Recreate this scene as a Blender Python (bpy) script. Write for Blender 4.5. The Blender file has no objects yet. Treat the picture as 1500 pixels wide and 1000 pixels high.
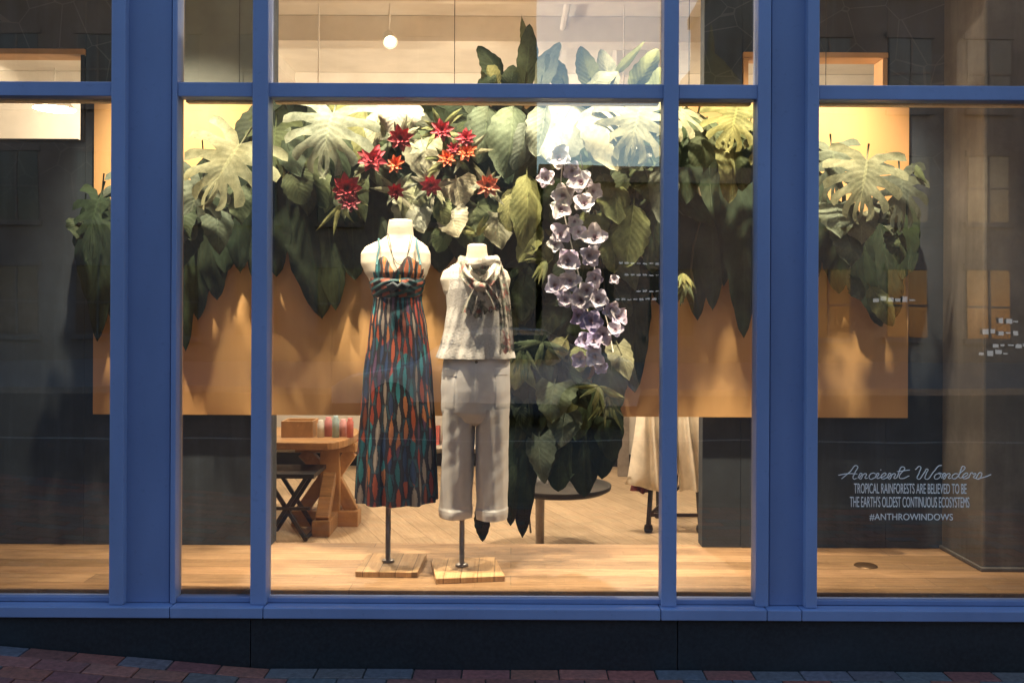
import bpy, math, random
from mathutils import Vector, Matrix
R = random.Random(7)
rad = math.radians
scene = bpy.context.scene
scene.view_settings.view_transform = 'Standard'
scene.view_settings.look = 'None'
scene.view_settings.exposure = 0

# ------------------------------------------------------------------ camera
ROLL = rad(0.27); CAMD = 4.0; F = 1360.0; EYE = 1.5
cam = bpy.data.cameras.new("camera"); camo = bpy.data.objects.new("camera", cam)
scene.collection.objects.link(camo); scene.camera = camo
cam.sensor_width = 36; cam.lens = F/1500*36; cam.shift_y = -40/1500
cam.clip_start = 0.05; cam.clip_end = 600
camo.matrix_world = Matrix.Translation((0,-CAMD,EYE)) @ Matrix.Rotation(rad(90),4,'X') @ Matrix.Rotation(ROLL,4,'Z')

def at(u,v,y):
    """camera image pixels (u right, v down) -> metres on the vertical plane at depth y"""
    dx=u-750; dy=v-500; d=(y+CAMD)/F
    return Vector(((dx+dy*ROLL)*d, y, EYE-(dy-dx*ROLL+40)*d))

# ------------------------------------------------------------------ helpers
def empty(name, loc=(0,0,0)):
    o=bpy.data.objects.new(name,None); o.location=loc; o.empty_display_size=.1
    scene.collection.objects.link(o); return o

class B:
    def __init__(s): s.v=[];s.f=[];s.uv=[];s.c=[]
    def add(s,p,uv=(0,0),c=(1,1,1)):
        s.v.append(tuple(p)); s.uv.append(uv); s.c.append((c[0],c[1],c[2],1)); return len(s.v)-1
    def grid(s,pts,uvs=None,cols=None,closed=False):
        n=len(pts); m=len(pts[0]); base=len(s.v)
        for i in range(n):
            for j in range(m):
                s.add(pts[i][j], uvs[i][j] if uvs else (i/(n-1),j/(m-1)), cols[i][j] if cols else (1,1,1))
        for i in range(n-1):
            for j in range(m if closed else m-1):
                j2=(j+1)%m
                s.f.append((base+i*m+j, base+i*m+j2, base+(i+1)*m+j2, base+(i+1)*m+j))
        return base
    def box(s,x0,x1,y0,y1,z0,z1,c=(1,1,1),mat=None):
        b=len(s.v)
        for x in (x0,x1):
            for y in (y0,y1):
                for z in (z0,z1):
                    p=Vector((x,y,z))
                    if mat: p=mat@p
                    s.add(p,(x,y),c)
        for q in ((0,1,3,2),(4,6,7,5),(0,4,5,1),(2,3,7,6),(0,2,6,4),(1,5,7,3)):
            s.f.append(tuple(b+k for k in q))
    def obj(s,name,mat,parent=None,smooth=True,bevel=0,loc=None):
        me=bpy.data.meshes.new(name); me.from_pydata(s.v,[],s.f)
        uvl=me.uv_layers.new(name="UVMap")
        flat=[]
        for l in me.loops: flat.extend(s.uv[l.vertex_index])
        uvl.data.foreach_set("uv",flat)
        ca=me.color_attributes.new(name="Col",type='FLOAT_COLOR',domain='POINT')
        fc=[]
        for c in s.c: fc.extend(c)
        ca.data.foreach_set("color",fc)
        me.materials.append(mat)
        if smooth: me.polygons.foreach_set("use_smooth",[True]*len(me.polygons))
        me.update()
        o=bpy.data.objects.new(name,me); scene.collection.objects.link(o)
        if parent: o.parent=parent
        if bevel:
            m=o.modifiers.new("bevel",'BEVEL'); m.width=bevel; m.segments=2; m.limit_method='ANGLE'
        return o

def box(name,x0,x1,y0,y1,z0,z1,mat,parent=None,bevel=0.003):
    b=B(); b.box(min(x0,x1),max(x0,x1),y0,y1,min(z0,z1),max(z0,z1)); return b.obj(name,mat,parent,False,bevel)

def bar(b,p,q,w,h,c=(1,1,1)):
    p=Vector(p);q=Vector(q);d=q-p;L=d.length
    m=Matrix.Translation(p)@d.to_track_quat('Z','Y').to_matrix().to_4x4()
    b.box(-w/2,w/2,-h/2,h/2,0,L,c,m)

def tube(b,pts,r,n=8,c=(1,1,1),caps=True):
    pts=[Vector(p) for p in pts]; rows=[]
    rr=r if isinstance(r,(list,tuple)) else [r]*len(pts)
    for i,p in enumerate(pts):
        d=(pts[min(i+1,len(pts)-1)]-pts[max(i-1,0)]).normalized()
        a=d.cross(Vector((0.13,1,0.07))); 
        if a.length<.05: a=d.cross(Vector((1,0,0)))
        a.normalize(); e=d.cross(a)
        rows.append([p+(a*math.cos(t)+e*math.sin(t))*rr[i] for t in [2*math.pi*k/n for k in range(n)]])
    base=b.grid(rows,cols=[[c]*n for _ in rows],closed=True)
    if caps:
        b.f.append(tuple(base+k for k in range(n))); l=base+(len(pts)-1)*n
        b.f.append(tuple(l+n-1-k for k in range(n)))

def lathe(b,prof,cx,cy,n=32,c=(1,1,1)):
    rows=[[Vector((cx+r*math.cos(2*math.pi*k/n),cy+r*math.sin(2*math.pi*k/n),z)) for k in range(n)] for r,z in prof]
    b.grid(rows,cols=[[c]*n for _ in rows],closed=True)

# ------------------------------------------------------------------ materials
class NT:
    def __init__(s,name):
        s.m=bpy.data.materials.new(name); s.m.use_nodes=True; s.t=s.m.node_tree; s.n=s.t.nodes; s.l=s.t.links
        s.p=s.n["Principled BSDF"]; s.out=s.n["Material Output"]
    def node(s,typ,**k):
        x=s.n.new(typ)
        for a,b in k.items(): setattr(x,a,b)
        return x
    def link(s,a,b): s.l.new(a,b)
    def math(s,op,a,b=None,c=None):
        x=s.n.new('ShaderNodeMath'); x.operation=op
        for i,q in enumerate((a,b,c)):
            if q is None: continue
            if isinstance(q,(int,float)): x.inputs[i].default_value=q
            else: s.l.new(q,x.inputs[i])
        return x.outputs[0]
    def mix(s,fac,a,b,mode='MIX'):
        x=s.n.new('ShaderNodeMix'); x.data_type='RGBA'; x.blend_type=mode
        for i,q in ((0,fac),(6,a),(7,b)):
            if isinstance(q,(int,float)): x.inputs[i].default_value=q
            elif isinstance(q,tuple): x.inputs[i].default_value=(q[0],q[1],q[2],1)
            else: s.l.new(q,x.inputs[i])
        return x.outputs[2]
    def noise(s,scale,detail=4,stretch=(1,1,1),vec='Object',rough=.6):
        tc=s.n.new('ShaderNodeTexCoord'); mp=s.n.new('ShaderNodeMapping'); mp.inputs['Scale'].default_value=stretch
        s.l.new(tc.outputs[vec],mp.inputs[0])
        x=s.n.new('ShaderNodeTexNoise'); x.inputs['Scale'].default_value=scale; x.inputs['Detail'].default_value=detail
        x.inputs['Roughness'].default_value=rough
        s.l.new(mp.outputs[0],x.inputs['Vector']); return x.outputs['Fac']
    def ramp(s,fac,stops):
        x=s.n.new('ShaderNodeValToRGB'); e=x.color_ramp.elements
        while len(e)<len(stops): e.new(.5)
        for k,(p,c) in enumerate(stops):
            e[k].position=p; e[k].color=(c[0],c[1],c[2],1) if isinstance(c,tuple) else (c,c,c,1)
        s.l.new(fac,x.inputs[0]); return x.outputs[0]
    def bump(s,h,strength=.3,dist=.01):
        x=s.n.new('ShaderNodeBump'); x.inputs['Strength'].default_value=strength; x.inputs['Distance'].default_value=dist
        s.l.new(h,x.inputs['Height']); s.l.new(x.outputs[0],s.p.inputs['Normal'])
    def base(s,c,rough=None,metal=None):
        if isinstance(c,tuple): s.p.inputs['Base Color'].default_value=(c[0],c[1],c[2],1)
        else: s.l.new(c,s.p.inputs['Base Color'])
        if rough is not None:
            if isinstance(rough,(int,float)): s.p.inputs['Roughness'].default_value=rough
            else: s.l.new(rough,s.p.inputs['Roughness'])
        if metal is not None: s.p.inputs['Metallic'].default_value=metal

def mul(c,k): return tuple(x*k for x in c)
def simple(name,c,rough=.6,metal=0,scale=8,var=.25,bump=.1,stretch=(1,1,1),dist=.004):
    t=NT(name); f=t.noise(scale,4,stretch)
    t.base(t.ramp(f,[(.3,mul(c,1-var)),(.7,mul(c,1+var))]),rough,metal)
    if bump: t.bump(t.noise(scale*4,3,stretch),bump,dist)
    return t.m
def emis(name,c,st,sample=False):
    t=NT(name); t.base((0,0,0),.5)
    t.p.inputs['Emission Color'].default_value=(*c,1); t.p.inputs['Emission Strength'].default_value=st
    if not sample: t.m.cycles.emission_sampling='NONE'
    return t.m
def vcol(name,rough=.7,var=.25,scale=30,bump=.2,dist=.002):
    t=NT(name); a=t.node('ShaderNodeVertexColor'); a.layer_name="Col"
    f=t.noise(scale,4)
    g=t.ramp(f,[(.3,1-var),(.7,1.0)])
    t.base(t.mix(1.0,a.outputs[0],g,'MULTIPLY'),rough)
    if bump: t.bump(t.noise(scale*5,2),bump,dist)
    return t.m

def bluemat(name,c):
    t=NT(name); f=t.noise(2.5,5,(1,1,.35)); g=t.noise(40,3)
    col=t.ramp(f,[(.3,mul(c,.88)),(.7,mul(c,1.1))])
    col=t.mix(t.ramp(g,[(.62,0.0),(.75,.3)]),col,mul(c,.6))
    t.base(col,t.ramp(f,[(.3,.38),(.7,.55)])); t.bump(g,.06,.003); return t.m
blue=bluemat("blue_painted_metal",(.195,.265,.49))
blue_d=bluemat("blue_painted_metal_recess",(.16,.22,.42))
cream=simple("cream_wood_trim",(.62,.47,.28),.5,scale=5,var=.15,bump=.05,stretch=(8,8,1))
darkmetal=simple("dark_metal",(.03,.028,.027),.45,.5,bump=.05)
poleM=simple("brushed_steel_pole",(.33,.30,.27),.4,.7,bump=.03)
whitep=simple("white_paint",(.70,.66,.58),.6,scale=4,var=.08,bump=.05)

def granite():
    t=NT("dark_granite"); f=t.noise(60,5); g=t.noise(1.2,4,(1,1,3))
    c=t.ramp(f,[(.35,(.007,.010,.014)),(.7,(.019,.024,.032))])
    c=t.mix(t.ramp(g,[(.45,0.0),(.75,.5)]),c,(.026,.033,.044))
    t.base(c,.5); t.bump(g,.15,.01); return t.m
graniteM=granite()

def wood_floor(name,c1,c2,pw,pl,rot=0,rough=.45,contrast=1.0,grain=22):
    t=NT(name); tc=t.node('ShaderNodeTexCoord'); mp=t.node('ShaderNodeMapping')
    mp.inputs['Rotation'].default_value=(0,0,rot); t.link(tc.outputs['Object'],mp.inputs[0])
    br=t.node('ShaderNodeTexBrick'); t.link(mp.outputs[0],br.inputs['Vector'])
    br.inputs['Scale'].default_value=1; br.inputs['Brick Width'].default_value=pl; br.inputs['Row Height'].default_value=pw
    br.inputs['Mortar Size'].default_value=.0022; br.inputs['Mortar Smooth'].default_value=.3; br.offset=.37
    br.inputs['Color1'].default_value=(0,0,0,1); br.inputs['Color2'].default_value=(1,1,1,1); br.inputs['Bias'].default_value=0
    br.inputs['Mortar'].default_value=(.5,.5,.5,1)
    mp2=t.node('ShaderNodeMapping'); mp2.inputs['Scale'].default_value=(1.2,grain,1); t.link(mp.outputs[0],mp2.inputs[0])
    nz=t.node('ShaderNodeTexNoise'); nz.inputs['Scale'].default_value=3; nz.inputs['Detail'].default_value=7; nz.inputs['Distortion'].default_value=.6
    nz.inputs['Roughness'].default_value=.65
    t.link(mp2.outputs[0],nz.inputs['Vector'])
    c=t.ramp(nz.outputs['Fac'],[(.25,c2),(.5,mul(c1,.85)),(.75,mul(c1,1.15))])
    k=contrast
    tint=t.ramp(br.outputs['Color'],[(0,(1-.28*k,1-.30*k,1-.34*k)),(.5,(1-.05*k,1-.1*k,1-.14*k)),(1,(1+.12*k,1+.1*k,1+.08*k))])
    c=t.mix(1.0,c,tint,'MULTIPLY')
    st=t.noise(2.2,5); c=t.mix(t.ramp(st,[(.5,0.0),(.72,.5)]),c,mul(c2,.55))
    sp=t.noise(26,4,(1,2.5,1)); c=t.mix(t.ramp(sp,[(.62,0.0),(.7,.35)]),c,mul(c1,1.35))
    c=t.mix(t.math('MULTIPLY',br.outputs['Fac'],.8),c,(.08,.05,.025))
    t.base(c,rough); t.bump(nz.outputs['Fac'],.12,.003); return t.m
platM=wood_floor("window_platform_planks",(.42,.275,.155),(.17,.10,.05),.13,1.9,contrast=1.3)
floorM=wood_floor("store_floor_planks",(.56,.42,.27),(.36,.25,.14),.16,2.3,rad(68),.5,.5)
baseM=wood_floor("stand_plywood",(.56,.37,.19),(.36,.2,.09),.075,.6,rad(90))
tableM=wood_floor("table_wood",(.42,.24,.10),(.2,.1,.04),.14,2.5)

def plywood():
    t=NT("plywood_panel")
    g=t.noise(2.2,7,(1,1,.12),rough=.7); h=t.noise(.9,4); k=t.noise(14,5,(1,1,.1))
    c=t.ramp(g,[(.3,(.60,.35,.14)),(.55,(.68,.41,.17)),(.75,(.74,.47,.21))])
    c=t.mix(t.ramp(h,[(.45,0.0),(.7,.55)]),c,(.62,.28,.095))
    c=t.mix(t.math('MULTIPLY',k,.25),c,(.46,.27,.11))
    sm=t.noise(5,5); c=t.mix(t.ramp(sm,[(.58,0.0),(.75,.3)]),c,(.40,.26,.13))
    t.base(c,.65); t.bump(k,.08,.003); return t.m
plyM=plywood()

def slate(name,c,lines=True):
    t=NT(name); f=t.noise(1.6,7,rough=.65); g=t.noise(11,5)
    col=t.ramp(f,[(.3,mul(c,.45)),(.55,c),(.75,mul(c,2.0))])
    col=t.mix(t.math('MULTIPLY',g,.3),col,mul(c,.5))
    st=t.noise(3,5,(2.5,2.5,.25)); col=t.mix(t.ramp(st,[(.5,0.0),(.75,.5)]),col,mul(c,2.1))
    if lines:
        tc=t.node('ShaderNodeTexCoord'); vo=t.node('ShaderNodeTexVoronoi'); vo.feature='DISTANCE_TO_EDGE'; vo.inputs['Scale'].default_value=5.0
        t.link(tc.outputs['Object'],vo.inputs['Vector'])
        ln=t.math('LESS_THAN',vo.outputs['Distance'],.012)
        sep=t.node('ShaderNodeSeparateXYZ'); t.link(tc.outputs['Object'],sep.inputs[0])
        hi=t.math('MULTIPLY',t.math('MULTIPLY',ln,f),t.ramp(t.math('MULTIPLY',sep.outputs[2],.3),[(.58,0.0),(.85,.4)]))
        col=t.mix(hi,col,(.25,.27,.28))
    t.base(col,.75); t.bump(g,.25,.006); return t.m
wallM=slate("slate_display_wall",(.036,.050,.068))
concM=slate("concrete_column_surface",(.115,.108,.10),False)
palM=simple("lit_upper_wall_tone",(.13,.15,.14),.8,scale=2.5,var=.25,bump=.1)  # pale grey-green stands in for light and reflection on the upper wall

# glass: thin double-glazed pane
def glassmat():
    t=NT("window_glass"); t.n.remove(t.p)
    fr=t.node('ShaderNodeFresnel'); fr.inputs['IOR'].default_value=1.5
    fac=t.math('MINIMUM',t.math('MULTIPLY',fr.outputs[0],4.4),.9)
    tr=t.node('ShaderNodeBsdfTransparent'); tr.inputs[0].default_value=(.97,.98,.98,1)
    gl=t.node('ShaderNodeBsdfGlossy'); gl.inputs['Roughness'].default_value=0.0
    bp=t.node('ShaderNodeBump'); bp.inputs['Strength'].default_value=.07; bp.inputs['Distance'].default_value=.02
    t.link(t.noise(1.3,1),bp.inputs['Height']); t.link(bp.outputs[0],gl.inputs['Normal'])
    mx=t.node('ShaderNodeMixShader'); t.link(fac,mx.inputs[0]); t.link(tr.outputs[0],mx.inputs[1]); t.link(gl.outputs[0],mx.inputs[2])
    t.link(mx.outputs[0],t.out.inputs[0]); return t.m
glassM=glassmat()

def leafmat():
    t=NT("painted_paper_leaf"); a=t.node('ShaderNodeVertexColor'); a.layer_name="Col"
    uv=t.node('ShaderNodeUVMap'); sep=t.node('ShaderNodeSeparateXYZ'); t.link(uv.outputs[0],sep.inputs[0])
    s=t.math('ABSOLUTE',t.math('SUBTRACT',sep.outputs[1],.5))
    w=t.math('SINE',t.math('MULTIPLY',t.math('SUBTRACT',sep.outputs[0],t.math('MULTIPLY',s,.6)),58.0))
    vein=t.math('GREATER_THAN',w,.95)
    rib=t.math('LESS_THAN',s,.018)
    f=t.noise(13,6,rough=.75); g=t.noise(4.5,3)
    m=t.ramp(f,[(.32,(.40,.43,.40)),(.5,(.88,.88,.86)),(.7,(1.4,1.38,1.36))])
    c=t.mix(1.0,a.outputs[0],m,'MULTIPLY')
    c=t.mix(t.ramp(g,[(.45,0.0),(.75,.5)]),c,t.mix(1.0,a.outputs[0],(1.0,.86,.58),'MULTIPLY'))
    c=t.mix(t.math('MULTIPLY',vein,.22),c,t.mix(1.0,c,(.5,.55,.45),'MULTIPLY'))
    c=t.mix(t.math('MULTIPLY',rib,.45),c,t.mix(1.0,a.outputs[0],(1.5,1.5,1.3),'MULTIPLY'))
    t.base(c,.72); t.p.inputs['Specular IOR Level'].default_value=.15
    t.bump(t.math('ADD',t.math('MULTIPLY',w,.3),t.math('MULTIPLY',f,3.0)),.25,.005); return t.m
leafM=leafmat()
petalM=vcol("paper_petal",.6,.25,25,.15)
dressM=vcol("printed_dress_fabric",.75,.3,12,.15)
mannM=simple("mannequin_linen",(.66,.61,.52),.65,scale=40,var=.05,bump=.1)

def lace():
    t=NT("cream_lace_fabric"); tc=t.node('ShaderNodeTexCoord'); vo=t.node('ShaderNodeTexVoronoi'); vo.inputs['Scale'].default_value=120
    t.link(tc.outputs['Object'],vo.inputs['Vector']); f=vo.outputs['Distance']
    g=t.noise(35,3)
    c=t.ramp(f,[(.1,(.66,.66,.65)),(.5,(.63,.63,.62)),(.8,(.54,.54,.53))])
    c=t.mix(t.ramp(g,[(.45,0.0),(.6,.3)]),c,(.54,.54,.53))
    t.base(c,.85); t.bump(f,.35,.004); return t.m
laceM=lace()
pantsM=simple("pale_linen_trousers",(.60,.60,.60),.85,scale=14,var=.06,bump=.25,dist=.003)
def scarfmat():
    t=NT("floral_scarf_fabric"); f=t.noise(17,3); g=t.noise(23,3,(1,1.3,1)); h=t.noise(60,3)
    c=t.ramp(f,[(.40,(.52,.50,.45)),(.47,(.45,.42,.37)),(.53,(.12,.12,.11)),(.60,(.24,.27,.22)),(.7,(.42,.40,.36))])
    c=t.mix(t.ramp(g,[(.58,0.0),(.63,.85)]),c,(.32,.11,.10))
    t.base(c,.85); t.bump(h,.2,.003); return t.m
scarfM=scarfmat()

# ------------------------------------------------------------------ storefront
sf=empty("storefront_window")
ZS=.262; ZT=3.6
def vbar(name,u0,u1,y0,y1,m,z0=ZS,z1=ZT,bev=.004):
    a=at(u0,500,y0).x; b=at(u1,500,y0).x
    return box(name,a,b,y0,y1,z0,z1,m,sf,bev)
vbar("post_front",161,182,-.07,.03,blue); vbar("post_face",182.5,250,-.035,.03,blue_d); vbar("post_edge",250.5,258,-.05,.03,blue)
vbar("mullion",368,391,-.06,.03,blue); vbar("mullion_right",971,993,-.06,.03,blue)
vbar("post_right_edge",1109,1128,-.055,.03,blue); vbar("post_right_face",1128.5,1181,-.035,.03,blue_d); vbar("post_right_front",1181.5,1199,-.07,.03,blue)
for k,(u0,u1) in enumerate(((163,256),(370,389),(973,991),(1111,1197))):
    a=at(u0,500,0).x; b=at(u1,500,0).x
    box("inner_jamb_%d"%k,a-.006,b+.006,.032,.085,.30,ZT,cream,sf)
for x in (-3.4,3.36): box("end_post",x,x+.08,-.06,.03,ZS,ZT,blue,sf)
edges=[(-3.32,at(161,500,-.05).x),(at(258,500,-.05).x,at(368,500,-.05).x),(at(391,500,-.05).x,at(971,500,-.05).x),(at(993,500,-.05).x,at(1109,500,-.05).x),(at(1199,500,-.05).x,3.36)]
zt1=at(700,122,-.05).z; zt0=at(700,143,-.05).z
for k,(a,b) in enumerate(edges):
    box("transom_%d"%k,a+.001,b-.001,-.045,.028,zt0,zt1,blue,sf)
    box("transom_back_%d"%k,a+.008,b-.008,.03,.07,zt0-.008,zt1-.004,cream,sf)
    box("glazing_bead_%d"%k,a+.001,b-.001,-.03,.02,ZS+.001,ZS+.022,blue_d,sf)
    box("head_rail_%d"%k,a+.001,b-.001,-.045,.028,ZT-.07,ZT-.002,blue,sf)
for a,b in ((-3.4,at(249,500,-.1).x),(at(249,500,-.1).x+.003,at(386,500,-.1).x),(at(386,500,-.1).x+.003,at(970,500,-.1).x),(at(970,500,-.1).x+.003,at(1126,500,-.1).x),(at(1126,500,-.1).x+.003,at(1177,500,-.1).x),(at(1177,500,-.1).x+.003,3.44)):
    box("sill_piece",a,b,-.095,.03,.215,ZS-.001,blue,sf,.004)
b=B(); b.v=[];
for p in ((-3.4,0,.25),(3.4,0,.25),(3.4,0,ZT),(-3.4,0,ZT)): b.add(p)
b.f=[(0,1,2,3)]; b.obj("glass_pane",glassM,sf,False)

fac=empty("storefront_wall")
js=[-6,-3.1,at(368,930,-.06).x,at(992,930,-.06).x,2.5,6]
for i in range(5):
    box("granite_plinth_%d"%i,js[i]+.0015,js[i+1]-.0015,-.07,.03,-.2,.213,graniteM,fac,.003)
wallout=simple("dark_brick_facade",(.10,.07,.06),.8)
box("facade_head",-9,9,-.10,.25,ZT+.002,7,wallout,fac)
box("facade_side",-9,-3.402,-.08,.25,.216,ZT,wallout,fac); box("facade_side_right",3.442,9,-.08,.25,.216,ZT,wallout,fac)

# ------------------------------------------------------------------ store shell
st=empty("shop_interior")
FLZ=.30
box("window_platform",-4.6,4.6,.035,.86,.17,FLZ,platM,st,.004)
lw=empty("display_wall")
xa=at(125,200,.8).x; xb=at(399,500,.8).x
z1=at(80,208,.8).z; z2=at(80,72,.8).z
box("panel_a",-4.6,-3.2,.8,.9,FLZ+.002,3.6,wallM,lw,0); box("panel_b",-3.198,xa,.8,.9,FLZ+.002,z1,wallM,lw,0)
box("panel_c",-3.198,xa,.8,.9,z2,3.6,wallM,lw,0); box("panel_d",xa+.002,xb,.8,.9,FLZ+.002,3.6,wallM,lw,0)
box("lit_wall_slab",at(236,100,.78).x,xb-.004,.775,.798,2.55,3.59,palM,lw,0)  # added slab, its pale colour imitates the lit upper wall
orange=simple("opening_wood_trim",(.5,.27,.1),.5,scale=4,bump=.05)
box("trim_top",-3.19,xa,.785,.91,z2-.03,z2-.002,orange,lw); box("trim_side",xa-.022,xa-.002,.79,.91,z1,z2-.032,darkmetal,lw); box("trim_low",-3.19,xa-.03,.785,.91,z1+.001,z1+.014,darkmetal,lw)
rw=empty("display_wall")
xc=at(1030,500,.8).x; xd=at(1088,120,.8).x; xe=at(1300,120,.8).x
box("panel_a",xc,xd-.002,.8,.9,FLZ+.002,3.6,wallM,rw,0); box("panel_b",xd,xe,.8,.9,FLZ+.002,z1,wallM,rw,0)
box("panel_c",xd,xe,.8,.9,z2,3.6,wallM,rw,0); box("panel_d",xe+.002,4.6,.8,.9,FLZ+.002,3.6,wallM,rw,0)
box("trim_top",xd,xe,.785,.91,z2-.03,z2-.002,orange,rw); box("trim_side",xe-.028,xe-.002,.79,.91,z1,z2-.032,orange,rw); box("trim_side_b",xd+.002,xd+.028,.79,.91,z1,z2-.032,orange,rw)
col=empty("concrete_column"); cx=at(1440,700,.375).x
box("shaft",cx,cx+.62,.375,.799,FLZ+.002,3.598,concM,col,.012)
box("column_foot",cx-.012,cx+.64,.36,.797,FLZ+.001,FLZ+.02,concM,col,.004)
box("store_floor",-6,6,.9,5.2,-.02,.0,floorM,st,0)
box("back_wall",-6,6,5.2,5.3,0,3.6,simple("back_wall_paint",(.58,.54,.47),.7,scale=1.5,var=.15),st,0)
box("skirting",-6,6,5.16,5.198,.001,.12,darkmetal,st)
for x in (-6.1,6.0): box("side_wall",x,x+.1,.26,5.3,0,3.6,simple("side_wall_paint",(.45,.42,.38),.7),st,0)
box("ceiling",-6,6,.26,5.3,3.602,3.7,whitep,st,0)
box("ceiling_beam",-6,6,2.55,2.75,3.42,3.6,whitep,st); box("ceiling_beam_b",-6,6,4.1,4.25,3.42,3.6,whitep,st)
b=B(); tube(b,[(-6,1.9,3.5),(6,1.9,3.5)],.03); tube(b,[(.35,1,3.52),(.35,5.1,3.52)],.022)
b.box(.78,1.12,3.0,3.3,3.3,3.59); b.box(-2.0,-1.9,.9,5.19,3.5,3.6)
b.obj("ceiling_services",whitep,st,False)

# hanging backdrop panel
pn=empty("plywood_backdrop"); pl=at(137,400,.74); pr=at(1331,400,.74)
ptop=at(700,148,.74).z; pbot=at(700,609,.74).z
xs=[pl.x,pl.x+1.22,pl.x+2.44,pl.x+3.66,pr.x]
xs=[x for x in xs if x<=pr.x+.001]
if xs[-1]<pr.x: xs.append(pr.x)
for i in range(len(xs)-1): box("sheet_%d"%i,xs[i]+.0004,xs[i+1]-.0004,.74,.76,pbot,ptop,plyM,pn,0)
b=B()
for x in (-1.4,-.3,.9,1.6): tube(b,[(x,.75,ptop),(x,.75,3.6)],.002,5)
b.obj("hanging_wires",darkmetal,pn)

b=B(); d=(1.2*F/(826-460))-4
lathe(b,[(0.001,FLZ+.006),(.05,FLZ+.006),(.055,FLZ+.001)],(1270-750)/F*(d+4),d); b.obj("floor_outlet_cover",simple("bronze",(.12,.07,.03),.4,.6),None)

# ------------------------------------------------------------------ mannequins
def interp(tab,v):
    if v<=tab[0][0]: return tab[0][1:]
    for a,b_ in zip(tab,tab[1:]):
        if v<=b_[0]:
            t=(v-a[0])/(b_[0]-a[0]); t=t*t*(3-2*t)*.5+t*.5
            return tuple(x+(y-x)*t for x,y in zip(a[1:],b_[1:]))
    return tab[-1][1:]
def lpt(tab,y,th,vv,m,pw=2.2):
    uL,uR,dp=interp(tab,vv)
    L=at(uL,vv,y); Rr=at(uR,vv,y); c=(L+Rr)/2; hx=(Rr.x-L.x)/2
    cs,sn=math.cos(th),math.sin(th); k=(abs(cs)**pw+abs(sn)**pw)**(-1/pw)
    return Vector((c.x+cs*k*hx*(1+m*.6)+cs*m*.02, y+sn*k*dp*(1+m), c.z))
def loft(b,tab,y,v0,v1,nv,na,mod=None,colf=None,topf=None,pw=2.2):
    rows=[];cols=[];uvs=[]
    for i in range(nv+1):
        row=[];cr=[];ur=[]
        for j in range(na):
            th=2*math.pi*j/na
            vv=v0+(v1-v0)*i/nv
            if topf:
                vt=topf(th); vv=vt+(v1-vt)*i/nv
            row.append(lpt(tab,y,th,vv,mod(th,vv) if mod else 0,pw))
            cr.append(colf(th,vv) if colf else (1,1,1)); ur.append((j/na,i/nv))
        rows.append(row);cols.append(cr);uvs.append(ur)
    return b.grid(rows,uvs,cols,closed=True)
def patch(b,tab,y,a0,a1,v0,v1,mod,off,pw=2.2):
    """cloth patch lying on a lofted garment, raised by off with turned-in edges"""
    n=14; rows=[]
    for i in range(n+1):
        row=[]
        for j in range(n+1):
            e=0 if (i in(0,n) or j in (0,n)) else 1
            th=rad(a0+(a1-a0)*j/n); v=v0+(v1-v0)*i/n
            row.append(lpt(tab,y,th,v,mod(th,v)+off*e-.01*(1-e),pw))
        rows.append(row)
    b.grid(rows)

Y1=.40
m1=empty("dress_mannequin")
b=B()
body=[(321,577,598,.02),(323,570,604,.048),(334,568,605,.052),(345,567,606,.052),(351,560,612,.055),(356,547,620,.06),(362,535,627,.065),(372,529,631,.075),(386,529,631,.085),(398,534,627,.092),(410,541,622,.09),(425,548,616,.085)]
base=loft(b,body,Y1,321,425,60,48)
b.f.append(tuple(base+k for k in range(48)))
b.obj("torso",mannM,m1)
PAL=[(.015,.13,.17),(.36,.07,.03),(.17,.045,.03),(.02,.045,.12),(.46,.17,.07),(.03,.22,.27),(.30,.05,.035),(.10,.05,.11)]
def dresscol(th,v):
    sk=v>432
    n=33 if sk else 24
    a=th/(2*math.pi)*n+ (.10*math.sin(v/17) if sk else 0); col=int(a)%n; fx=a-int(a)-.5
    hgt=38 if sk else 36
    bb=v/hgt+.5*(col%2); row=int(bb); fy=bb-row-.5
    hw=.50*max(0,math.cos(math.pi*fy))**.9
    rr=random.Random(col*131+row*17)
    bias=(v-440)/290
    if not sk: pal=[(.50,.17,.06),(.55,.22,.09),(.40,.11,.05),(.03,.18,.22)]; inner=pal[rr.randrange(4)]; ol=(.02,.12,.15)
    else:
        band=int((v+24*math.sin(th*4))/60)%4
        pal={0:[1,6,4],1:[0,3,7],2:[2,1,6],3:[3,0,5]}[(band+col//4)%4]
        inner=PAL[pal[rr.randrange(3)]]; ol=(.006,.008,.020)
        if rr.random()<.14: inner=(.30,.25,.22)
        inner=mul(inner,1.1-.4*bias)
    if abs(fx)<hw*.25 and rr.random()<.4: return mul(inner,1.4)
    if abs(fx)<hw*.62: return inner
    if abs(fx)<hw*.92: return ol
    return ((.02,.06,.09) if (col+row)%3==0 else (.018,.016,.030)) if sk else (.05,.02,.018)
dress=[(370,545,622,.085),(386,541,626,.107),(400,541,625,.116),(414,545,620,.105),(430,548,617,.095),(440,547,618,.1),(480,541,625,.12),(550,533,632,.145),(640,527,637,.165),(731,523,640,.185)]
def topf(th):
    x=math.cos(th); fr=-math.sin(th)
    if fr>0: return 386+14*max(0,1-abs(x)/.28)-9*math.exp(-((abs(x)-.45)/.2)**2)
    return 392
def dmod(th,v):
    k=max(0,(v-434)/296)
    return (.012+.075*k)*math.sin(11*th+.6*math.sin(v/70))+.03*k*math.sin(19*th+1.3)+.02*k*math.sin(5*th+v/60)+(0.012*math.sin(40*th) if v<432 else 0)
b=B(); loft(b,dress,Y1,385,731,210,420,dmod,dresscol,topf,2.0)
b.obj("dress",dressM,m1)
b=B(); 
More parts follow.
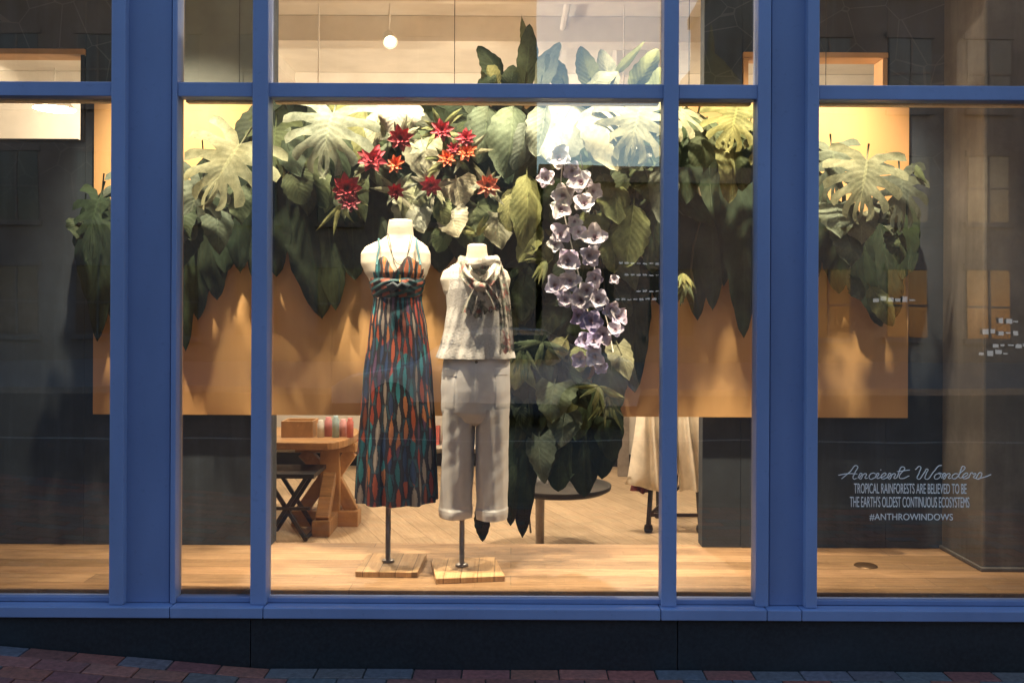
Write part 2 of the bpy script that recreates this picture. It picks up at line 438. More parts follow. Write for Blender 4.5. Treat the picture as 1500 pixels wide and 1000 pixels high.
beltt=[(408,543,622,.11),(413,542,623,.122),(420,543,621,.122),(427,545,619,.118),(433,546,618,.11),(436,548,616,.1)]
loft(b,beltt,Y1,408,436,26,120,lambda th,v:.02*math.sin(v/1.3+5*math.sin(th*3)),lambda th,v:(.02,.09,.11) if math.sin(v/1.6+th*7)>0 else ((.28,.07,.04) if math.sin(th*9)>0 else (.02,.02,.03)))
k=at(583,420,Y1-.135)
for s in (-1,1):
    tube(b,[k+Vector((0,0,0)),k+Vector((s*.02,-.012,.012)),k+Vector((s*.045,.004,.002)),k+Vector((s*.03,0,-.012)),k],[.008,.012,.012,.011,.008],8,(.04,.06,.08))
b.obj("sash",dressM,m1)
b=B()
for u0,u1,u2 in ((556,553,552),(611,614,616)):
    tube(b,[at(u0-1,350,Y1+.03),at(u0-1,351,Y1-.03),at(u0,362,Y1-.075),at(u1,376,Y1-.098),at(u2,388,Y1-.11)],.0055,6,(.04,.14,.17))
    tube(b,[at(u0-1,350,Y1+.03),at(u0,366,Y1+.08),at(u1,392,Y1+.1)],.0055,6,(.04,.14,.17))
b.obj("straps",dressM,m1)
b=B()
for w,dn in ((11,398),(14,388)):
    pts=[at(586-18,342,Y1-.03)]
    for i in range(9):
        t=i/8; pts.append(at(586-w-5+ (w+5)*2*t, 345+(dn-345)*math.sin(math.pi*t)**.8, Y1-.07-.05*math.sin(math.pi*t)))
    tube(b,pts,.0016,5,(.03,.03,.03))
p=at(586,402,Y1-.125); tube(b,[p,p+Vector((0,0,-.035))],[.006,.002],6,(.5,.35,.1))
b.obj("necklace",petalM,m1)
def stand(parent,u,vtop,y,ub,w,dep,rot,um):
    p=at(u,vtop,y); b=B(); tube(b,[(p.x,y,FLZ+.03),(p.x,y,p.z+.25)],.0125,16)
    lathe(b,[(.03,FLZ+.028),(.03,FLZ+.034),(.014,FLZ+.038)],p.x,y,20); b.obj("pole",poleM,parent)
    b=B(); m=Matrix.Translation((at(ub,835,y).x,y+um,0))@Matrix.Rotation(rot,4,'Z')
    b.box(-w/2,w/2,-dep/2,dep/2,FLZ+.001,FLZ+.026,mat=m)
    b.obj("base",baseM,parent,False,.003)
stand(m1,569,728,Y1,575,.285,.33,rad(-2),-.01)

Y2=.33
m2=empty("scarf_mannequin")
b=B()
body2=[(357,690,708,.02),(359,685,713,.045),(370,684,714,.05),(380,682,716,.052),(386,672,725,.056),(391,660,735,.062),(398,649,744,.07),(410,645,748,.08),(425,649,745,.09),(440,655,742,.092)]
base=loft(b,body2,Y2,357,440,50,48); b.f.append(tuple(base+k for k in range(48)))
b.obj("torso",mannM,m2)
top=[(384,672,722,.06),(390,660,734,.07),(398,654,740,.085),(410,652,743,.1),(425,653,743,.112),(450,655,744,.118),(480,651,746,.125),(505,646,749,.135),(524,641,752,.145)]
b=B(); loft(b,top,Y2,386,524,90,160,lambda th,v:max(0,(v-420)/104)*(.06*math.sin(7*th+.5)+.035*math.sin(13*th+v/40))+.010*math.sin(23*th+v/9)+.015*math.sin(4*th-v/18),None,lambda th:388-3*math.cos(2*th))
b.obj("lace_top",laceM,m2)
b=B()
def fold(th,v): return .026*math.sin(5*th+v/33)+.022*math.sin(9*th-v/37)+.010*math.sin(3*th+v/9+2*math.sin(th))+.010*math.sin(v/4+4*th)*math.sin(v/40+th)
hips=[(515,652,744,.115),(530,650,747,.125),(570,647,748,.14),(600,647,747,.135),(615,650,744,.11),(622,660,735,.05)]
hm=lambda th,v:fold(th,v)*.6
loft(b,hips,Y2,515,622,60,96,hm)
lg=[(596,649,694,.12),(620,648,696,.118),(660,648,694,.108),(700,646,693,.103),(730,645,692,.1),(741,644,692,.1),(742,643,693,.106),(748,643,693,.107),(755,644,692,.104),(756,648,688,.09)]
loft(b,lg,Y2,596,756,110,72,fold)
rg=[(596,699,747,.12),(620,698,746,.118),(660,697,745,.108),(700,697,744,.103),(730,698,743,.1),(741,698,743,.1),(742,697,744,.106),(748,697,744,.107),(757,698,743,.104),(758,702,740,.09)]
loft(b,rg,Y2-.01,596,757,110,72,lambda th,v:fold(th+1,v+9))
b.obj("trousers",pantsM,m2)
b=B()
patch(b,hips,Y2,208,238,543,599,hm,.018); patch(b,hips,Y2,207,239,538,550,hm,.03)
patch(b,hips,Y2,302,332,541,597,hm,.018); patch(b,hips,Y2,301,333,536,548,hm,.03)
patch(b,hips,Y2,267,271,529,590,hm,.012)
b.obj("pockets",pantsM,m2)
b=B(); p=at(698,530,Y2-.135)
m=Matrix.Translation(p)@Matrix.Rotation(rad(90),4,'X'); 
rows=[[m@Vector((r*math.cos(a*.785),r*math.sin(a*.785),z)) for a in range(8)] for r,z in ((.007,-.004),(.007,.001),(.001,.002))]
b.grid(rows,closed=True); b.obj("button",darkmetal,m2)
stand(m2,677,754,Y2,684,.31,.33,rad(9),-.02)

def cloth(b,pts,ws,folds,amp,ny=14,twist=0,irr=0):
    rows=[]; n=(len(pts)-1)*8
    P=[Vector(p) for p in pts]
    for i in range(n+1):
        t=i/n*(len(P)-1); k=min(int(t),len(P)-2); f=t-k
        p0=P[max(k-1,0)];p1=P[k];p2=P[k+1];p3=P[min(k+2,len(P)-1)]
        p=.5*((2*p1)+(p2-p0)*f+(2*p0-5*p1+4*p2-p3)*f*f+(3*p1-p0-3*p2+p3)*f**3)
        w=ws[k]+(ws[k+1]-ws[k])*f
        d=(p2-p1).normalized(); s=d.cross(Vector((0,-1,0)))
        if s.length<.01: s=Vector((1,0,0))
        s.normalize()
        rows.append([p+s*(j/ny-.5)*w+Vector((0,-1,0))*(amp*math.sin(j/ny*math.pi*folds+t*.8+irr*math.sin(j/ny*9+t)+(.5*math.sin(j*.9) if not irr else 0))-.6*w*(j/ny-.5)**2)+Vector((0,0,1))*.006*math.sin(j*1.3 if not irr else j/ny*11) for j in range(ny+1)])
    b.grid(rows)
b=B()
for q,(rx,ry,dz,tl,r) in enumerate(((.075,.075,0,.15,.026),(.085,.085,-.03,.32,.028),(.095,.095,-.055,.5,.027),(.082,.09,.02,.05,.022))):
    c=at(702,392,Y2); rows=[]
    for i in range(41):
        a=2*math.pi*i/40; p=Vector((c.x+rx*math.cos(a)+.01*math.sin(3*a+q),Y2+ry*math.sin(a),c.z+.0+dz+math.sin(a)*tl*.12+.008*math.sin(2*a+q)))
        o=Vector((math.cos(a),math.sin(a),0)); row=[]
        for j in range(14):
            th=2*math.pi*j/14; rr=r*(1+.22*math.sin(5*th+4*a+q)+.1*math.sin(7*a))
            row.append(p+o*rr*math.cos(th)*.8+Vector((0,0,1))*rr*math.sin(th)*1.15)
        rows.append(row)
    b.grid(rows,closed=True)
cloth(b,[at(704,415,Y2-.13),at(700,432,Y2-.15),at(694,450,Y2-.145),at(690,462,Y2-.14)],[.05,.075,.09,.10],5,.012)
cloth(b,[at(704,415,Y2-.135),at(712,430,Y2-.155),at(719,445,Y2-.15),at(722,456,Y2-.14)],[.05,.07,.08,.085],5,.011)
cloth(b,[at(728,392,Y2-.08),at(736,420,Y2-.12),at(740,455,Y2-.135),at(742,490,Y2-.145),at(743,517,Y2-.15)],[.05,.055,.055,.06,.07],4,.011)
cloth(b,[at(680,385,Y2-.07),at(684,400,Y2-.125),at(695,412,Y2-.14),at(706,420,Y2-.14)],[.05,.06,.06,.045],4,.012)
cloth(b,[at(728,385,Y2-.07),at(722,400,Y2-.125),at(712,412,Y2-.14),at(700,420,Y2-.145)],[.05,.06,.06,.045],4,.012)
c=at(703,419,Y2-.16); tube(b,[c+Vector((-.025,.02,.01)),c+Vector((-.01,0,0)),c+Vector((.012,0,-.005)),c+Vector((.025,.02,.005))],[.014,.021,.02,.013],10)
b.obj("scarf",scarfM,m2)

# ------------------------------------------------------------------ leaves
DK=(.015,.027,.017); DK2=(.025,.041,.025); MG=(.052,.074,.040); YG=(.145,.165,.075); PL=(.22,.245,.18); PW=(.36,.365,.29); GG=(.11,.14,.105)
def jit(c,a=.18):
    k=1+R.uniform(-a,a); return (c[0]*k*(1+R.uniform(-.08,.08)),c[1]*k,c[2]*k*(1+R.uniform(-.12,.12)))
def basis(bu,tu,y,y2,tilt):
    p=at(bu[0],bu[1],y); q=at(tu[0],tu[1],y2); L=q-p; ln=L.length; d=L/ln
    W=d.cross(Vector((0,-1,0))); W.normalize(); N=W.cross(d); N.normalize()
    if N.y>0: N=-N
    W2=W*math.cos(tilt)+N*math.sin(tilt); N2=N*math.cos(tilt)-W*math.sin(tilt)
    return p,d,ln,W2,N2
lb=B()
def leaf(kind,b0,t0,wpx,y,col,tilt=None,y2=None,arch=None):
    if tilt is None: tilt=R.uniform(-.5,.5)
    if y2 is None: y2=y-R.uniform(0,.07)
    if kind=='monstera': tilt*=.5
    p,d,ln,W,N=basis(b0,t0,y,y2,tilt)
    w=wpx*(y+CAMD)/F/2
    if arch is None: arch=R.uniform(.04,.16)
    ph=R.uniform(0,6); fold=R.uniform(.1,.45); col=jit(col); rp=R.uniform(.03,.11)
    if kind=='monstera': fold*=.5; rp*=.6; arch*=.7
    def pos(t,s,wt,back=0):
        return p+d*ln*(t-back)+W*(s*w*wt)+N*(arch*ln*math.sin(math.pi*min(max(t,0),1))-abs(s)*wt*w*fold+rp*w*1.6*math.sin(t*11+ph+2*s)*s*s)
    if kind in('banana','heart','narrow'):
        nt=22; ns=8; pts=[];uvs=[]
        for i in range(nt+1):
            t=i/nt; row=[];ur=[]
            if kind=='banana': wt=max(0,math.sin(math.pi*t**.8))**.62
            elif kind=='narrow': wt=max(0,math.sin(math.pi*t**.7))**1.0
            else: wt=max(0,math.sin(math.pi*min(1,(t*.93+.07))**.58))**.85
            if i==nt: wt=.0
            for j in range(ns+1):
                s=j/ns*2-1
                back=.16*abs(s)**1.3*(1-t)**3 if kind=='heart' else 0
                notch=1+(.05*math.sin(t*37+ph*3)*(1 if abs(s)>.9 else 0))
                row.append(pos(t,s,wt*notch,back)); ur.append((t,s*.5+.5))
            pts.append(row);uvs.append(ur)
        lb.grid(pts,uvs,[[col]*(ns+1)]*(nt+1))
        if kind!='narrow':
            tube(lb,[p-d*ln*.12-N*.01,p,p+d*ln*.3+N*(arch*ln*.8+.002)],[.004,.004,.002],5,mul(col,.8))
    else: # monstera: heart outline with deep finger slits
        n=6; S0=.36
        for side in(-1,1):
            for k in range(n):
                gap=.85
                rows=[];uv=[]
                ms=9; mt=6
                for i in range(ms+1):
                    s=i/ms; row=[];ur=[]
                    for j in range(mt+1):
                        tau=j/mt
                        e=min(1,max(0,(s-S0)/.16)); sq=1.0-gap*.55*e
                        if s>.85: sq*=math.sqrt(max(0,1-((s-.85)/.15)**2*.6))
                        tt=(k+.5+(tau-.5)*sq)/n
                        ang=rad(138)*(1-tt)**1.1+rad(6)
                        rl=(.86+.22*math.sin(math.pi*(tt*.8+.12)))*(1-.22*tt)
                        m=.16+.58*tt
                        bend=ang-.30*s*s
                        x=m+math.cos(bend)*s*rl*.48; z=math.sin(bend)*s*rl*1.02
                        bulge=arch*ln*math.sin(math.pi*min(1,max(0,x)))-fold*w*z*z*.8+rp*w*math.sin(tt*18+ph)*s
                        row.append(p+d*ln*x+W*side*z*w*1.05+N*bulge); ur.append((tt,.5+side*s*.5))
                    rows.append(row);uv.append(ur)
                lb.grid(rows,uv,[[col]*(mt+1)]*(ms+1))
        tube(lb,[p-d*ln*.1-N*.01,p+d*ln*.16],[.005,.004],5,mul(col,.8))

def flush(name,parent):
    global lb
    o=lb.obj(name,leafM,parent); lb=B(); return o
G=empty("tropical_leaf_garland")
for q in [(150,280,143,500,50),(168,290,172,480,60),(125,300,128,440,34),(262,240,272,515,46),(298,230,318,440,58),(348,210,352,400,54),(285,280,290,470,44),(378,230,380,430,50),(330,240,330,400,60),(240,250,240,500,50),(200,250,205,520,60),
  (402,170,405,405,64),(436,190,472,468,84),(470,190,492,455,60),(425,180,430,340,70),(510,210,520,410,70),(545,200,548,400,84),(590,190,600,390,90),(640,200,645,400,84),(690,220,690,400,90),(735,230,738,490,80),(712,240,715,420,80),
  (762,330,765,590,66),(782,400,775,660,60),(800,430,795,640,70),(838,380,830,600,84),(872,330,880,520,84),(905,330,930,575,66),(925,300,935,560,50),(955,260,970,450,56),(985,250,985,420,50),(840,250,840,450,90),(890,240,890,430,90),(810,240,800,440,80),
  (430,145,440,260,90),(490,145,500,270,90),(560,145,560,270,90),(620,145,625,270,90),(680,145,685,270,90),(740,145,745,270,90),(800,145,800,270,90),(860,145,860,270,90),(920,145,920,300,90),(970,145,975,300,90),
  (1008,180,1022,470,60),(1038,240,1044,455,50),(1075,190,1090,495,62),(1060,190,1060,420,50),(1110,210,1112,430,60),(1150,210,1150,450,60),(1185,230,1185,430,60),
  (1222,290,1230,430,56),(1255,320,1292,478,60),(1312,290,1322,410,60),(1285,310,1312,465,52),(1330,290,1335,400,36),(1240,300,1262,440,60),
  (775,560,765,787,44),(706,735,707,793,24),(852,590,856,728,64),(892,580,882,702,52),(830,560,835,700,60),(765,520,752,700,46),(790,600,800,700,60),(760,640,748,770,36),(900,500,885,640,50),(820,640,818,720,50)]:
    leaf('banana',q[:2],q[2:4],q[4],.70 if q[1]<500 else .62,DK if R.random()<.6 else DK2,tilt=R.uniform(-.2,.2),y2=.67 if q[1]<500 else .6,arch=R.uniform(.01,.05))
flush("dark_leaves",G)
def low(u):
    if u<420: return 230
    if u<560: return 250
    if u<660: return 330
    if u<760: return 350
    if u<800: return 440
    if u<930: return 470
    if u<1000: return 350
    return 300
for i in range(80):
    u=R.uniform(405,1000); v=R.uniform(148,low(u)-20)
    a=rad(90+R.gauss(0,42)); L=R.uniform(60,115)
    t=(u+math.cos(a)*L,v+math.sin(a)*L)
    leaf(R.choice(['heart','banana','banana','heart']),(u,v),t,L*R.uniform(.4,.68),R.uniform(.58,.66),R.choice([MG,MG,GG,DK2,DK2,YG,MG]))
for i in range(40):
    u=R.uniform(745,800) if i<20 else R.uniform(800,905); v=R.uniform(370,600)
    a=rad(90+R.gauss(0,30)); L=R.uniform(50,95)
    leaf(R.choice(['heart','banana','narrow']),(u,v),(u+math.cos(a)*L,v+math.sin(a)*L),L*R.uniform(.3,.5),R.uniform(.56,.64),R.choice([MG,DK2,YG,DK2,DK2,MG]))
flush("mid_leaves",G)
feat=[
 ('monstera',(362,196),(300,300),150,.40,PL),('monstera',(300,250),(270,350),90,.50,GG),('heart',(268,300),(280,352),44,.52,MG),('heart',(318,312),(322,374),46,.5,GG),('heart',(350,275),(355,330),46,.53,MG),
 ('monstera',(150,275),(128,378),76,.52,DK2),('heart',(120,325),(112,350),40,.52,DK2),('heart',(280,330),(268,390),40,.55,DK2),('heart',(225,260),(215,330),60,.5,GG),('monstera',(205,240),(185,330),80,.52,GG),
 ('monstera',(492,150),(474,256),146,.38,PL),('monstera',(405,175),(398,260),80,.55,MG),('banana',(430,245),(445,300),50,.5,MG),('heart',(420,205),(440,260),50,.52,DK2),
 ('heart',(588,150),(572,198),74,.46,PW),('heart',(618,205),(632,272),62,.46,PL),('banana',(555,165),(545,215),34,.5,PW),('heart',(640,155),(690,175),44,.5,DK2),
 ('banana',(715,155),(700,240),60,.48,GG),('banana',(752,155),(738,262),66,.47,GG),('banana',(770,180),(752,250),46,.45,GG),('banana',(690,170),(680,230),40,.5,MG),
 ('heart',(600,290),(622,340),60,.45,PW),('heart',(668,262),(676,305),58,.44,PW),('heart',(612,268),(590,320),46,.47,PL),('heart',(730,312),(734,365),60,.45,PL),('banana',(645,290),(655,330),34,.45,YG),
 ('banana',(772,255),(766,365),48,.44,YG),('banana',(752,275),(742,345),34,.47,YG),('heart',(700,300),(690,345),50,.48,MG),('heart',(660,310),(672,348),52,.42,PW),
 ('banana',(655,335),(640,370),30,.46,MG),('banana',(790,330),(760,385),34,.48,YG),
 ('banana',(840,150),(800,235),100,.45,PW),('banana',(870,155),(905,252),84,.43,PW),('banana',(800,155),(785,230),50,.47,PL),('monstera',(940,145),(920,238),124,.40,PL),('banana',(905,170),(870,240),60,.46,PL),('monstera',(1005,155),(965,200),84,.46,PL),('banana',(955,215),(900,245),34,.45,PW),
 ('heart',(900,275),(905,330),60,.48,YG),('banana',(928,300),(918,392),58,.46,YG),('heart',(870,315),(868,365),46,.45,YG),('banana',(895,330),(900,400),44,.5,YG),('banana',(965,300),(955,400),46,.5,MG),('heart',(945,250),(960,300),50,.5,MG),
 ('banana',(985,170),(990,290),50,.52,MG),('banana',(975,230),(970,330),44,.48,GG),
 ('monstera',(1082,148),(1066,220),98,.42,YG),('banana',(1062,195),(1068,298),44,.5,YG),('banana',(1080,200),(1088,280),40,.5,MG),('banana',(1010,200),(1005,300),44,.52,DK2),('banana',(1035,180),(1020,260),44,.5,MG),('monstera',(1130,170),(1125,260),90,.47,YG),('banana',(1100,180),(1098,270),44,.5,YG),
 ('monstera',(1218,205),(1222,300),96,.50,GG),('monstera',(1272,220),(1255,322),116,.40,PL),('monstera',(1318,240),(1320,335),90,.47,GG),('heart',(1225,300),(1232,350),60,.45,GG),('heart',(1258,312),(1262,358),56,.46,PL),('heart',(1240,340),(1246,392),56,.46,GG),('heart',(1300,300),(1308,345),60,.50,GG),('heart',(1315,345),(1318,388),44,.48,MG),('monstera',(1180,215),(1170,300),80,.5,GG),
 ('narrow',(1335,240),(1358,270),12,.5,MG),('banana',(1275,420),(1308,478),32,.5,YG),('banana',(1248,405),(1262,440),36,.52,MG),
 ('heart',(812,562),(808,620),66,.48,GG),('heart',(828,605),(822,655),52,.5,GG),('heart',(790,640),(798,708),48,.48,GG),('heart',(905,505),(922,558),40,.47,PL),('banana',(830,495),(800,535),30,.5,YG),('banana',(850,505),(850,545),30,.5,YG),('heart',(845,565),(860,600),40,.5,DK2),('banana',(770,400),(765,470),40,.5,MG),
 ('banana',(880,255),(895,290),30,.45,YG),
 ('banana',(735,118),(700,68),36,.6,MG),('banana',(725,130),(712,88),30,.58,YG),('banana',(768,135),(776,35),32,.58,MG),('narrow',(770,80),(764,22),14,.58,YG),('banana',(790,135),(820,62),36,.56,PL),('banana',(830,130),(800,80),34,.56,YG),
 ('banana',(870,135),(850,68),34,.55,YG),('banana',(900,135),(880,72),30,.56,PL),('banana',(925,135),(965,72),36,.55,YG),('banana',(950,140),(985,95),34,.55,YG),('banana',(850,140),(905,105),30,.54,PL),('narrow',(900,110),(945,60),14,.55,YG),
 ('banana',(745,135),(752,95),30,.6,MG),('banana',(700,130),(728,112),24,.6,DK2),
]
for f in feat: leaf(f[0],f[1],f[2],f[3],f[4],f[5])
def spray(u,v,n,L,y,c,a0=0,a1=360,w=7):
    for i in range(n):
        a=rad(R.uniform(a0,a1)); l=L*R.uniform(.6,1.1)
        leaf('narrow',(u,v),(u+math.cos(a)*l,v+math.sin(a)*l),w,y,c,y2=y-.05)
for u,v in ((545,235),(508,285),(587,205),(648,190),(683,225),(632,270),(580,280),(714,272),(655,235)):
    spray(u,v,9,40,.43,R.choice([YG,PL,PL]),w=9)
spray(500,300,5,50,.45,YG,30,170); spray(765,505,12,55,.48,MG,40,180); spray(878,565,12,42,.47,YG,20,200); spray(1005,415,10,42,.48,MG,30,150); spray(700,345,7,40,.43,YG,180,360)
spray(800,380,8,40,.46,YG,90,260); spray(795,500,10,50,.5,MG,20,180); spray(890,580,8,50,.47,YG,50,140,6); spray(1000,400,7,30,.46,YG,20,150)
flush("feature_leaves",G)
b=B()
for u,v0,v1 in ((770,150,780),(850,150,600),(880,150,560),(820,500,700),(706,330,745),(1020,150,430)):
    pts=[at(u+8*math.sin(k*1.3+u),v0+(v1-v0)*k/8,.66) for k in range(9)]; tube(b,pts,.005,6)
b.obj("vine_stems",simple("vine_bark",(.07,.06,.03),.8),G)

# ------------------------------------------------------------------ flowers
def petal(b,c,N,r,L,w,e0,e1,ci,co,rounded=False,ruf=0):
    side=N.cross(r); pts=[];cols=[];ph=R.uniform(0,6)
    p=c.copy(); nt=7; 
    for i in range(nt+1):
        t=i/nt; e=e0+(e1-e0)*t
        if i: p=p+(r*math.cos(e)+N*math.sin(e))*L/nt
        wt=math.sin(math.pi*min(1,.12+t*.88)**(.8))**(.55 if rounded else .8)
        if i==nt: wt=.25 if rounded else 0
        nn=N*math.cos(e)-r*math.sin(e)
        pts.append([p+side*(j/4-.5)*w*wt+nn*((j/4-.5)**2*w*.9*wt+ruf*w*math.sin(j*2+t*5+ph)*abs(j/4-.5)*t) for j in range(5)])
        cols.append([tuple(x+(y-x)*t for x,y in zip(ci,co))]*5)
    b.grid(pts,None,cols)
def flower(b,u,v,y,r,c,kind):
    o=at(u,v,y); N=Vector((R.uniform(-.35,.35),-1,R.uniform(-.35,.45) if kind=='orchid' else R.uniform(-.35,.35))).normalized()
    a=N.cross(Vector((0,0,1))).normalized(); e=N.cross(a)
    rr=r*(y+CAMD)/F
    if kind=='lotus':
        for n,L,w,e0,e1,k in ((8,1.1,.60,.5,.1,.75),(7,.92,.56,.9,.35,1.0),(6,.7,.46,1.2,.8,1.15),(4,.45,.32,1.45,1.3,.7)):
            o2=R.uniform(0,1)
            for i in range(n):
                t=2*math.pi*(i+o2)/n+R.uniform(-.12,.12); rd=a*math.cos(t)+e*math.sin(t)
                cc=jit(c,.15); petal(b,o,N,rd,rr*L*R.uniform(.9,1.1),rr*w,e0,e1,mul(cc,.55*k),mul(cc,k))
    else:
        t0=R.uniform(0,6); n=R.choice([4,5,5])
        for i in range(n):
            t=t0+2*math.pi*i/n; rd=a*math.cos(t)+e*math.sin(t); cc=jit(c,.12)
            petal(b,o,N,rd,rr*R.uniform(.9,1.15),rr*1.1,.9,-.1,mul(cc,.65),cc,True,.35)
        for i in range(3):
            t=t0+2.1*i; rd=a*math.cos(t)+e*math.sin(t)
            petal(b,o,N,rd,rr*.42,rr*.32,1.3,.7,(.14,.06,.11),(.50,.38,.46),True,.2)
FR=empty("red_paper_flower_garland"); b=B()
CR=(.46,.025,.05);PK=(.66,.07,.11);OR=(.74,.15,.05);CO=(.76,.24,.14);DR=(.26,.015,.04)
for u,v,r,c in ((546,235,23,PK),(588,202,19,CR),(581,241,14,OR),(508,276,23,CR),(512,297,17,DR),(648,191,17,CR),(655,233,14,OR),(683,203,15,CR),(684,224,16,OR),(632,271,16,PK),(580,280,13,CR),(714,272,18,CO),(664,218,10,CR)):
    flower(b,u,v,.38,r,c,'lotus')
b.obj("blooms",petalM,FR)
OG=empty("lavender_orchid_garland"); b=B()
LW=(.80,.78,.84);LA=(.70,.66,.82);PU=(.47,.42,.68)
orch=[(818,232,20),(852,268,20),(826,286,18),(800,262,14),(856,300,17),(822,308,18),(868,280,14),(838,250,15),(820,345,18),(872,348,19),(830,382,20),(862,374,17),(848,340,13),(812,418,17),(836,412,18),(872,408,15),(852,440,18),(876,440,17),(866,470,18),(905,465,15),(882,490,17),(902,484,14),(856,500,16),(872,522,16),(846,462,15),(880,536,12),(850,525,13),(828,440,14),(860,425,15),(895,452,13),(812,360,14),(900,410,9),(842,324,12),(870,500,14)]
for u,v,r in orch:
    k=(v-230)/300; c=LW if k<.5 else (LA if k<.72 else PU)
    if R.random()<.25: c=LA
    flower(b,u,v,R.uniform(.34,.42),r*1.05,c,'orchid')
b.obj("blooms",petalM,OG)
b=B()
for us in ((825,820,835,850,865,880),(850,860,868,872,890,902)):
    tube(b,[at(u,225+62*i,.46) for i,u in enumerate(us)],.003,5)
b.obj("stems",leafM,OG)

# ------------------------------------------------------------------ furniture inside the shop
T=empty("trestle_table"); b=B()
ty=2.6; tt=at(470,636,ty).z
xl=at(300,640,ty).x; xr=at(523,640,ty).x
b.box(xl,xr-.12,ty-.42,ty+.42,tt-.05,tt); 
n=16; rows=[]
for z in (tt-.0501,tt-.0002): rows.append([Vector((xr-.125+.12*math.cos(-math.pi/2+math.pi*k/n),ty+.419*math.sin(-math.pi/2+math.pi*k/n),z)) for k in range(n+1)])
bs=b.grid(rows); b.f.append(tuple(bs+n+1+k for k in range(n+1))); b.f.append(tuple(bs+k for k in range(n,-1,-1)))
b.obj("top",tableM,T,False,.006)
b=B(); pc=at(486,700,ty).x
b.box(pc-.07,pc+.07,ty-.07,ty+.07,.10,tt-.052)
b.box(pc-.27,pc+.20,ty-.075,ty+.075,.0,.11); b.box(pc-.06,pc+.06,ty-.38,ty+.38,.002,.105)
b.box(pc-.25,pc+.18,ty-.06,ty+.06,tt-.12,tt-.053)
bar(b,(pc-.21,ty,.1),(pc-.03,ty,.36),.07,.09); bar(b,(pc+.15,ty,.1),(pc+.02,ty,.34),.07,.09)
bar(b,(pc,ty-.32,.1),(pc,ty-.05,.36),.09,.07)
bar(b,(pc-.2,ty,tt-.12),(pc-.04,ty,.36),.07,.09); bar(b,(pc+.14,ty,tt-.12),(pc+.03,ty,.36),.07,.09)
b.obj("trestle",tableM,T,False,.006)
S=empty("folding_stool"); b=B()
fx=at(400,700,2.3).x; fx2=at(458,700,2.3).x; yy=2.25
zs=.42
for y in (yy-.15,yy+.15):
    bar(b,(fx,y,0),(fx2,y,zs),.03,.025); bar(b,(fx2,y+.028,0),(fx,y+.028,zs),.03,.025)
bar(b,(fx,yy-.16,.02),(fx,yy+.18,.02),.02,.02); bar(b,(fx2,yy-.16,.02),(fx2,yy+.18,.02),.02,.02)
bar(b,(fx-.03,yy-.16,.22),(fx2+.03,yy-.16,.22),.02,.02)
b.box(fx-.05,fx2+.06,yy-.19,yy+.21,zs,zs+.03); b.obj("frame",darkmetal,S,False,.003)
C=empty("wooden_crate"); b=B(); p=at(416,637,2.5);q=at(462,615,2.5)
b.box(p.x,q.x,2.42,2.44,tt+.001,q.z); b.box(p.x,q.x,2.60,2.62,tt+.001,q.z); b.box(p.x,p.x+.012,2.441,2.599,tt+.001,q.z); b.box(q.x-.012,q.x,2.441,2.599,tt+.001,q.z); b.box(p.x+.013,q.x-.013,2.441,2.599,tt+.001,tt+.01)
b.obj("sides",tableM,C,False,.002)
jarcols=[(.62,.6,.55),(.5,.2,.2),(.3,.42,.45),(.6,.32,.32),(.5,.14,.12)]
for i,u in enumerate((470,481,492,503,513)):
    b=B(); p=at(u,636,2.45+.05*(i%2)); y=2.45+.05*(i%2); r=.024+.003*(i%2); h=.12+.03*((i*7)%3)/2
    lathe(b,[(.001,tt+.001),(r,tt+.001),(r,tt+h*.8),(r*.7,tt+h*.88),(r*.75,tt+h),(.001,tt+h)],p.x,y,16,jarcols[i])
    b.obj("printed_jar",petalM,None)
sh=empty("wall_shelf"); b=B()
zsft=at(500,650,5.0).z
b.box(-3.6,.6,4.9,5.19,zsft-.03,zsft)
b.box(-3.6,-3.56,4.92,5.18,.12,zsft-.031); b.box(.5,.54,4.92,5.18,.12,zsft-.031)
b.obj("board",whitep,sh,False,.003)
b=B()
x=-3.5
while x<.5:
    w=R.uniform(.05,.16); h=R.uniform(.06,.2)
    b.box(x,x+w,4.95,5.1,zsft+.001,zsft+h,R.choice([(.5,.12,.1),(.6,.55,.5),(.2,.3,.35),(.5,.35,.15),(.6,.3,.3),(.1,.1,.1)])); x+=w+R.uniform(.01,.12)
b.obj("gift_boxes",petalM,sh,False,.004)

RT=empty("round_side_table"); b=B(); ry=1.96; rx=at(818,712,ry); zt=at(820,712,ry).z
lathe(b,[(.001,zt-.03),(.30,zt-.03),(.335,zt-.01),(.34,zt+.015),(.325,zt+.012),(.32,zt-.005),(.001,zt-.006)],rx.x,ry,40); b.obj("tray_top",darkmetal,RT)
b=B(); px=at(791,760,ry-.0).x; lathe(b,[(.03,zt-.03),(.028,.03),(.03,.01),(.03,.002)],px,ry,20); b.obj("leg",poleM,RT)
b=B(); lathe(b,[(.001,.002),(.04,.002),(.04,.015),(.03,.02)],px,ry,24); b.obj("foot",poleM,RT)

